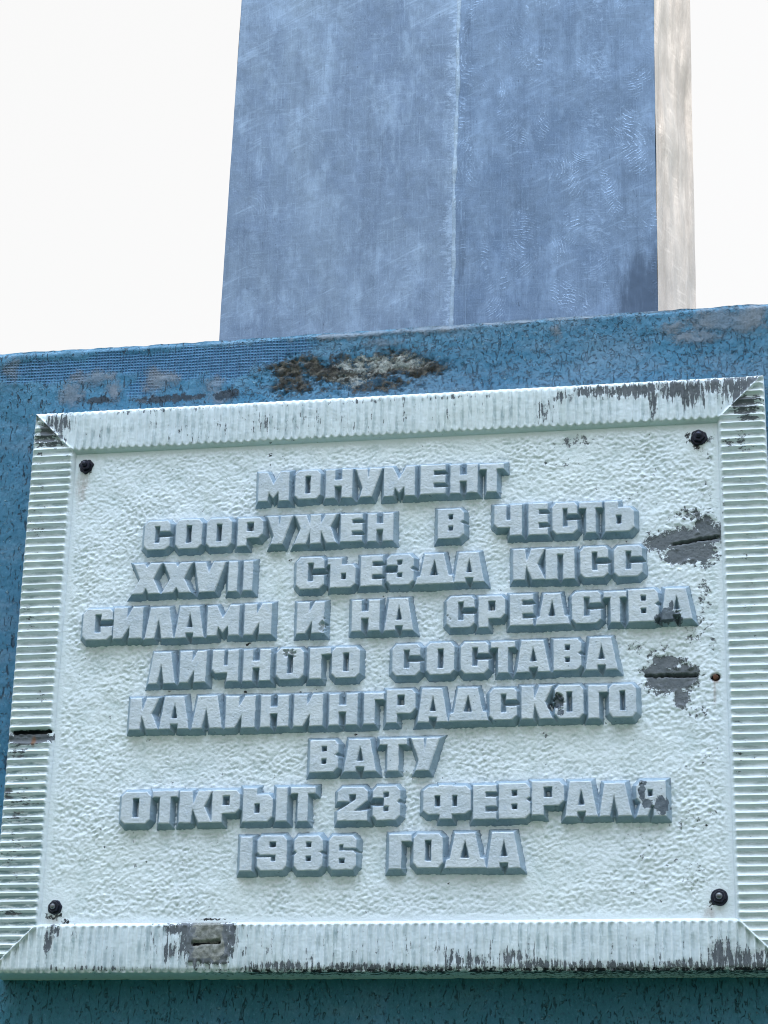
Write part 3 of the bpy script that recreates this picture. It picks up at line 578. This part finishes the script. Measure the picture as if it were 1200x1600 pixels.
    o = mesh("frame_side", loc(X, y, Z), F, mat, plaque, dict(wear=wear, dirt_shade=dirt_shade, rust=rust, groove=groove, conc=conc), True)
    o["label"] = lab
frame_side('t', TOP_WEAR, M_fv, "top frame side, grey flaked paint towards one end")
frame_side('b', BOTTOM_WEAR, M_fv, "bottom frame side with a square bare patch and flaked lip with shade painted on")
frame_side('l', LEFT_WEAR, M_fh, "frame side with a dark broken gap and chipped top corner")
frame_side('r', RIGHT_WEAR, M_fh, "frame side with the least damaged flutes")

# ------------------------------------------------------------------ lettering
def ch(*p): return list(p)
def tri(a, b, c): return [a, b, c]
GL = {
'О': ([(0,.14),(.14,0),(.86,0),(1,.14),(1,.88),(.87,1),(.13,1),(0,.88)], [[(.39,.19),(.62,.19),(.62,.81),(.39,.81)]]),
'С': ([(0,.14),(.14,0),(.84,0),(1,.13),(1,.41),(.63,.41),(.63,.22),(.40,.22),(.40,.83),(.63,.83),(.63,.64),(1,.64),(1,.91),(.9,1),(.13,1),(0,.87)], []),
'Н': ([(0,0),(.33,0),(.33,.42),(.62,.42),(.62,0),(1,0),(1,1),(.62,1),(.62,.63),(.33,.63),(.33,1),(0,1)], []),
'М': ([(0,0),(.29,0),(.34,.31),(.5,.10),(.67,.34),(.70,0),(1,0),(1,1),(.73,1),(.49,.57),(.28,1),(0,1)], []),
'У': ([(.17,0),(.62,0),(1,1),(.56,1),(.48,.56),(.43,1),(0,1),(.28,.31)], []),
'Е': ([(0,0),(1,0),(1,.20),(.52,.20),(.52,.38),(1,.38),(1,.64),(.52,.64),(.52,.81),(1,.81),(1,1),(0,1)], []),
'Т': ([(.30,0),(.70,0),(.70,.82),(1,.82),(1,1),(0,1),(0,.82),(.30,.82)], []),
'Р': ([(0,0),(.35,0),(.35,.28),(.84,.28),(1,.42),(1,.88),(.87,1),(0,1)], [[(.36,.52),(.64,.52),(.64,.84),(.36,.84)]]),
'Ж': ([(0,0),(.27,0),(.375,.50),(.385,0),(.615,0),(.625,.48),(.77,0),(1,0),(.86,.57),(1,1),(.74,1),(.625,.64),(.615,1),(.385,1),(.37,.62),(.27,1),(.01,1),(.15,.54)], []),
'В': ([(0,0),(.84,0),(1,.14),(1,.46),(.88,.54),(1,.62),(1,.88),(.87,1),(0,1)], [[(.40,.25),(.60,.25),(.60,.42),(.40,.42)], [(.40,.64),(.60,.64),(.60,.82),(.40,.82)]]),
'Ч': ([(.58,0),(1,0),(1,1),(.60,1),(.60,.50),(.42,.50),(.42,1),(0,1),(0,.38),(.11,.27),(.58,.27)], []),
'Ь': ([(0,0),(.83,0),(1,.14),(1,.67),(.87,.79),(.45,.79),(.45,1),(0,1)], [[(.38,.25),(.58,.25),(.58,.54),(.38,.54)]]),
'Ъ': ([(.1,0),(.85,0),(1,.13),(1,.66),(.9,.77),(.5,.77),(.5,1),(0,1),(0,.80),(.1,.80)], [[(.49,.27),(.67,.27),(.67,.49),(.49,.49)]]),
'Х': ([(0,0),(.38,0),(.49,.20),(.60,0),(1,0),(.74,.48),(1,1),(.60,1),(.50,.86),(.41,1),(.03,1),(.27,.48)], []),
'V': ([(.17,0),(.68,0),(1,1),(.61,1),(.47,.62),(.34,1),(0,1)], []),
'I': ([(0,0),(1,0),(1,1),(0,1)], []),
'З': ([(0,.14),(.14,0),(.84,0),(1,.14),(1,.46),(.89,.54),(1,.62),(1,.87),(.86,1),(.14,1),(0,.87),(0,.66),(.37,.66),(.37,.83),(.60,.83),(.60,.67),(.42,.65),(.42,.41),(.60,.41),(.60,.24),(.37,.24),(.37,.39),(0,.39)], []),
'Д': ([(0,0),(1,0),(.95,.25),(.86,.27),(.73,1),(.24,1),(.12,.26),(.04,.22)], [[(.36,.27),(.60,.27),(.49,.82)]]),
'А': ([(0,0),(.36,0),(.36,.15),(.65,.15),(.65,0),(1,0),(.80,1),(.15,1)], [[(.39,.32),(.62,.32),(.50,.82)]]),
'К': ([(0,0),(.35,0),(.405,.47),(.60,0),(1,0),(.76,.50),(1,1),(.58,1),(.42,.55),(.365,1),(0,1)], []),
'П': ([(0,0),(.39,0),(.39,.82),(.62,.82),(.62,0),(1,0),(1,1),(0,1)], []),
'И': ([(0,0),(.31,0),(.57,.42),(.57,0),(1,0),(1,1),(.66,1),(.44,.63),(.44,1),(0,1)], []),
'Л': ([(0,0),(.31,0),(.46,.68),(.60,0),(1,0),(.80,1),(.17,1)], []),
'Г': ([(0,0),(.54,0),(.54,.80),(1,.80),(1,1),(0,1)], []),
'Ф': ([(.35,0),(.60,0),(.60,.14),(.89,.14),(1,.25),(1,.86),(.90,.97),(.61,.97),(.61,1),(.33,1),(.33,.96),(.11,.96),(0,.85),(0,.26),(.10,.14),(.35,.14)], [[(.235,.36),(.36,.36),(.36,.70),(.235,.70)], [(.61,.36),(.725,.36),(.725,.70),(.61,.70)]]),
'2': ([(0,0),(1,0),(1,.28),(.53,.28),(1,.60),(1,.87),(.86,1),(.14,1),(0,.87),(0,.58),(.37,.58),(.37,.79),(.62,.79),(.62,.63),(0,.27)], []),
'9': ([(0,.12),(.12,0),(.88,0),(1,.12),(1,.88),(.88,1),(.12,1),(0,.88),(0,.53),(.10,.45),(.64,.45),(.64,.25),(.46,.25),(.46,.36),(0,.36)], [[(.40,.66),(.64,.66),(.64,.83),(.40,.83)]]),
'8': ([(0,.13),(.13,0),(.87,0),(1,.13),(1,.44),(.91,.52),(1,.58),(1,.87),(.87,1),(.13,1),(0,.87),(0,.58),(.09,.52),(0,.44)], [[(.40,.25),(.61,.25),(.61,.42),(.40,.42)], [(.40,.66),(.61,.66),(.61,.83),(.40,.83)]]),
'Я': ([(0,0),(.36,0),(.50,.30),(.60,.30),(.60,0),(1,0),(1,1),(.15,1),(0,.87),(0,.52),(.14,.38)], [[(.37,.55),(.57,.55),(.57,.76),(.37,.76)]]),
}
GL['1'] = GL['I']; GL['3'] = GL['З']
GL['6'] = ([(1 - x, 1 - y) for x, y in GL['9'][0]], [[(1 - x, 1 - y) for x, y in h] for h in GL['9'][1]])
def glyph(g, x0, x1, z0, z1):
    """list of (outer contour, holes) in mm"""
    if g == 'Ы':
        w = x1 - x0
        return glyph('Ь', x0, x0 + .67 * w, z0, z1) + glyph('I', x0 + .765 * w, x1, z0, z1)
    o, hs = GL[g]
    f = lambda p: (x0 + p[0] * (x1 - x0), z0 + p[1] * (z1 - z0))
    return [([f(p) for p in o], [[f(p) for p in h] for h in hs])]
def area(P): return sum(P[i][0] * P[(i + 1) % len(P)][1] - P[(i + 1) % len(P)][0] * P[i][1] for i in range(len(P))) / 2
def on_hull(P, i):
    a, b = P[i], P[(i + 1) % len(P)]
    ex, ez = b[0] - a[0], b[1] - a[1]; L = math.hypot(ex, ez)
    return all((ex * (q[1] - a[1]) - ez * (q[0] - a[0])) / L > -2.2 for q in P)
H_L, D_OUT, D_IN, D_NOTCH = 14.5, 7.8, 4.4, 6.6
def letter_h(g, x0, x1, z0, z1, X, Z):
    """height in mm of the letter over the panel at the points: flat face, walls that splay outwards with mitred corners"""
    best = np.full(X.shape, -99.0)
    for outer, holes in glyph(g, x0, x1, z0, z1):
        inside = np.zeros(X.shape, bool); wall = np.full(X.shape, 99.0)
        for ci, P in enumerate([outer] + holes):
            if (area(P) < 0) != (ci > 0): P = P[::-1]        # solid always to the left of an edge
            n = len(P)
            E = []; dmin = np.full(X.shape, 1e9)
            for i in range(n):
                a, b = P[i], P[(i + 1) % n]
                ex, ez = b[0] - a[0], b[1] - a[1]; L = math.hypot(ex, ez)
                sl = D_IN if ci > 0 else (D_OUT if on_hull(P, i) else D_NOTCH)
                E.append((a, b, ex / L, ez / L, L, sl))
                c = ((a[1] > Z) != (b[1] > Z)) & (X < (b[0] - a[0]) * (Z - a[1]) / ((b[1] - a[1]) or 1e-9) + a[0])
                inside ^= c
            for i, (a, b, tx, tz, L, sl) in enumerate(E):
                tc = np.clip((X - a[0]) * tx + (Z - a[1]) * tz, 0, L)
                dmin = np.minimum(dmin, np.hypot(X - a[0] - tc * tx, Z - a[1] - tc * tz))
            for i, (a, b, tx, tz, L, sl) in enumerate(E):
                t = (X - a[0]) * tx + (Z - a[1]) * tz
                s = (X - a[0]) * tz - (Z - a[1]) * tx          # distance outside the edge's line
                tc = np.clip(t, 0, L)
                d = np.hypot(X - a[0] - tc * tx, Z - a[1] - tc * tz)
                w = np.where((t >= 0) & (t <= L), d / sl, d / sl)
                # mitred corner: past a convex end take the larger of the two walls' own distances
                for end, j in ((0, (i - 1) % n), (1, (i + 1) % n)):
                    q = E[j]; cr = (q[2] * tz - q[3] * tx) if end == 0 else (tx * q[3] - tz * q[2])
                    if cr > 0.02:
                        out = (t < 0) if end == 0 else (t > L)
                        sj = (X - q[0][0]) * q[3] - (Z - q[0][1]) * q[2]
                        ww = np.maximum(np.maximum(s / sl, sj / q[5]), np.where(d > 2.4 * sl, d / sl * .7, 0))
                        w = np.where(out & (d <= dmin + .02), np.maximum(ww, 0), w)
                wall = np.minimum(wall, w)
        h = np.where(inside, H_L, H_L * (1 - wall))
        best = np.maximum(best, h)
    return best
def build_word(text, items):
    x0 = min(i[1] for i in items) - 13; x1 = max(i[2] for i in items) + 13
    z0 = min(i[3] for i in items) - 12; z1 = max(i[4] for i in items) + 12
    xs = np.arange(x0, x1, 1.0); zs = np.arange(z0, z1, 1.0)
    X, Z = np.meshgrid(xs, zs)
    # hand cast: outlines a little wavy
    Xw = X + .55 * fbm(X / 11, Z / 11, 201, 3); Zw = Z + .55 * fbm(X / 11, Z / 11, 207, 3)
    Hs = []
    for it in items:
        h = np.full(X.shape, -99.0)
        c0 = np.searchsorted(xs, it[1] - 16); c1 = np.searchsorted(xs, it[2] + 16)
        h[:, c0:c1] = letter_h(*it, Xw[:, c0:c1], Zw[:, c0:c1])
        Hs.append(h)
    Hs = np.stack(Hs); h = Hs.max(0)
    chip = field(X, Z, LETTER_CHIP); wear = field(X, Z, LETTER_WEAR)
    hh = np.minimum(h, H_L)
    hh = np.where(hh > 0, hh + .45 * fbm(X / 14, Z / 14, 211, 3) + .30 * gn(X / 3.2, Z / 2.6, 212), hh)
    hh = hh - np.where(h > 1, 6.5 * sstep(.55, 1, chip + .55 * fbm(X / 6, Z / 6, 213, 3)), 0)
    nick = sstep(.62, .78, fbm(X / 10, Z / 10, 214, 3)) * sstep(0, -.8, h - H_L) * (h > 3)
    hh = hh - 2.0 * nick
    # rough outer edges of the flat faces
    k = np.clip(hh, -2.2, 20)
    hc = np.stack([h[:-1, :-1], h[:-1, 1:], h[1:, 1:], h[1:, :-1]]).max(0)
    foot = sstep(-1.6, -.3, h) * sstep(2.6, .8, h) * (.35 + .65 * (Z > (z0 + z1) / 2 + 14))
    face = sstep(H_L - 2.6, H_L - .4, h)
    own = (Hs[:, :-1, :-1] + Hs[:, 1:, 1:] + Hs[:, :-1, 1:] + Hs[:, 1:, :-1]).argmax(0)
    idx = np.arange(X.size).reshape(X.shape)
    Q = np.stack([idx[:-1, :-1], idx[:-1, 1:], idx[1:, 1:], idx[1:, :-1]], -1)
    V = np.stack([X / 1e3, DP - k / 1e3, Z / 1e3], -1).reshape(-1, 3)
    wp = empty("word", (((x0 + x1) / 2e3) - OX, DP - OY, z0 / 1e3 - OZ), plaque)
    wp["label"] = "raised word or number " + text
    org = np.array([(x0 + x1) / 2e3, DP, z0 / 1e3])
    for i, it in enumerate(items):
        sel = Q[(own == i) & (hc > -1.6)]
        used, inv = np.unique(sel, return_inverse=True)
        cx, cz = (it[1] + it[2]) / 2e3, it[3] / 1e3
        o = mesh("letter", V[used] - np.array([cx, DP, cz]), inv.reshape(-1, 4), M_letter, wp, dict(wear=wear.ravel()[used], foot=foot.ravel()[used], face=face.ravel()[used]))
        o.location = (cx - org[0], 0, cz - org[2])
        o["label"] = "raised grey letter " + it[0] if not it[0].isdigit() else "raised grey figure " + it[0]
for text, items in WORDS: build_word(text, items)

# ------------------------------------------------------------------ bolts
def lathe(prof, n, ang=0, ragged=0, seed=0):
    """profile of (radius, height towards the viewer) turned about the plaque's normal"""
    v, f = [], []
    for r, h in prof:
        for k in range(n):
            a = 2 * math.pi * k / n + ang
            rr = r * (1 + ragged * (math.sin(3 * a + seed) * .5 + math.sin(7 * a + 2 * seed) * .5))
            v.append((rr * math.cos(a), -h, rr * math.sin(a)))
    for i in range(len(prof) - 1):
        for k in range(n):
            f.append((i * n + k, i * n + (k + 1) % n, (i + 1) * n + (k + 1) % n, (i + 1) * n + k))
    f.append(tuple(range((len(prof) - 1) * n, len(prof) * n)))
    return v, f
for i, (bx, bz) in enumerate(BOLTS):
    e = empty("bolt", (bx / 1e3 - OX, DP - OY, bz / 1e3 - OZ), plaque)
    big = (1, 1.06, .92, 1.02)[i]
    e.scale = (big, big, big)
    rag = (.13, .10, .06, .02)[i]
    v, f = lathe([(.0122, -.003), (.0122, .0012), (.0108, .0030), (.006, .0034)], 40, 0, rag, i * 1.7)
    mesh("washer", v, f, M_bolt, e)
    v, f = lathe([(.0088, .002), (.0092, .0035), (.0092, .0090), (.0084, .0102), (.0055, .0104)], 6, .3 + i * .5)
    mesh("nut", v, f, M_bolt, e)
    v, f = lathe([(.0046, .008), (.0046, .0135), (.0036, .0152), (.0015, .0160)], 20)
    mesh("stud", v, f, M_stud if i >= 2 else M_bolt, e)
px, pz = PIN[0]
v, f = lathe([(.0042, -.010), (.0042, .0012), (.003, .0026), (.001, .003)], 16, 0, .12, 1)
o = mesh("rusty_pin", v, f, M_rust, plaque); o.location = (px / 1e3 - OX, DP - OY, pz / 1e3 - OZ)
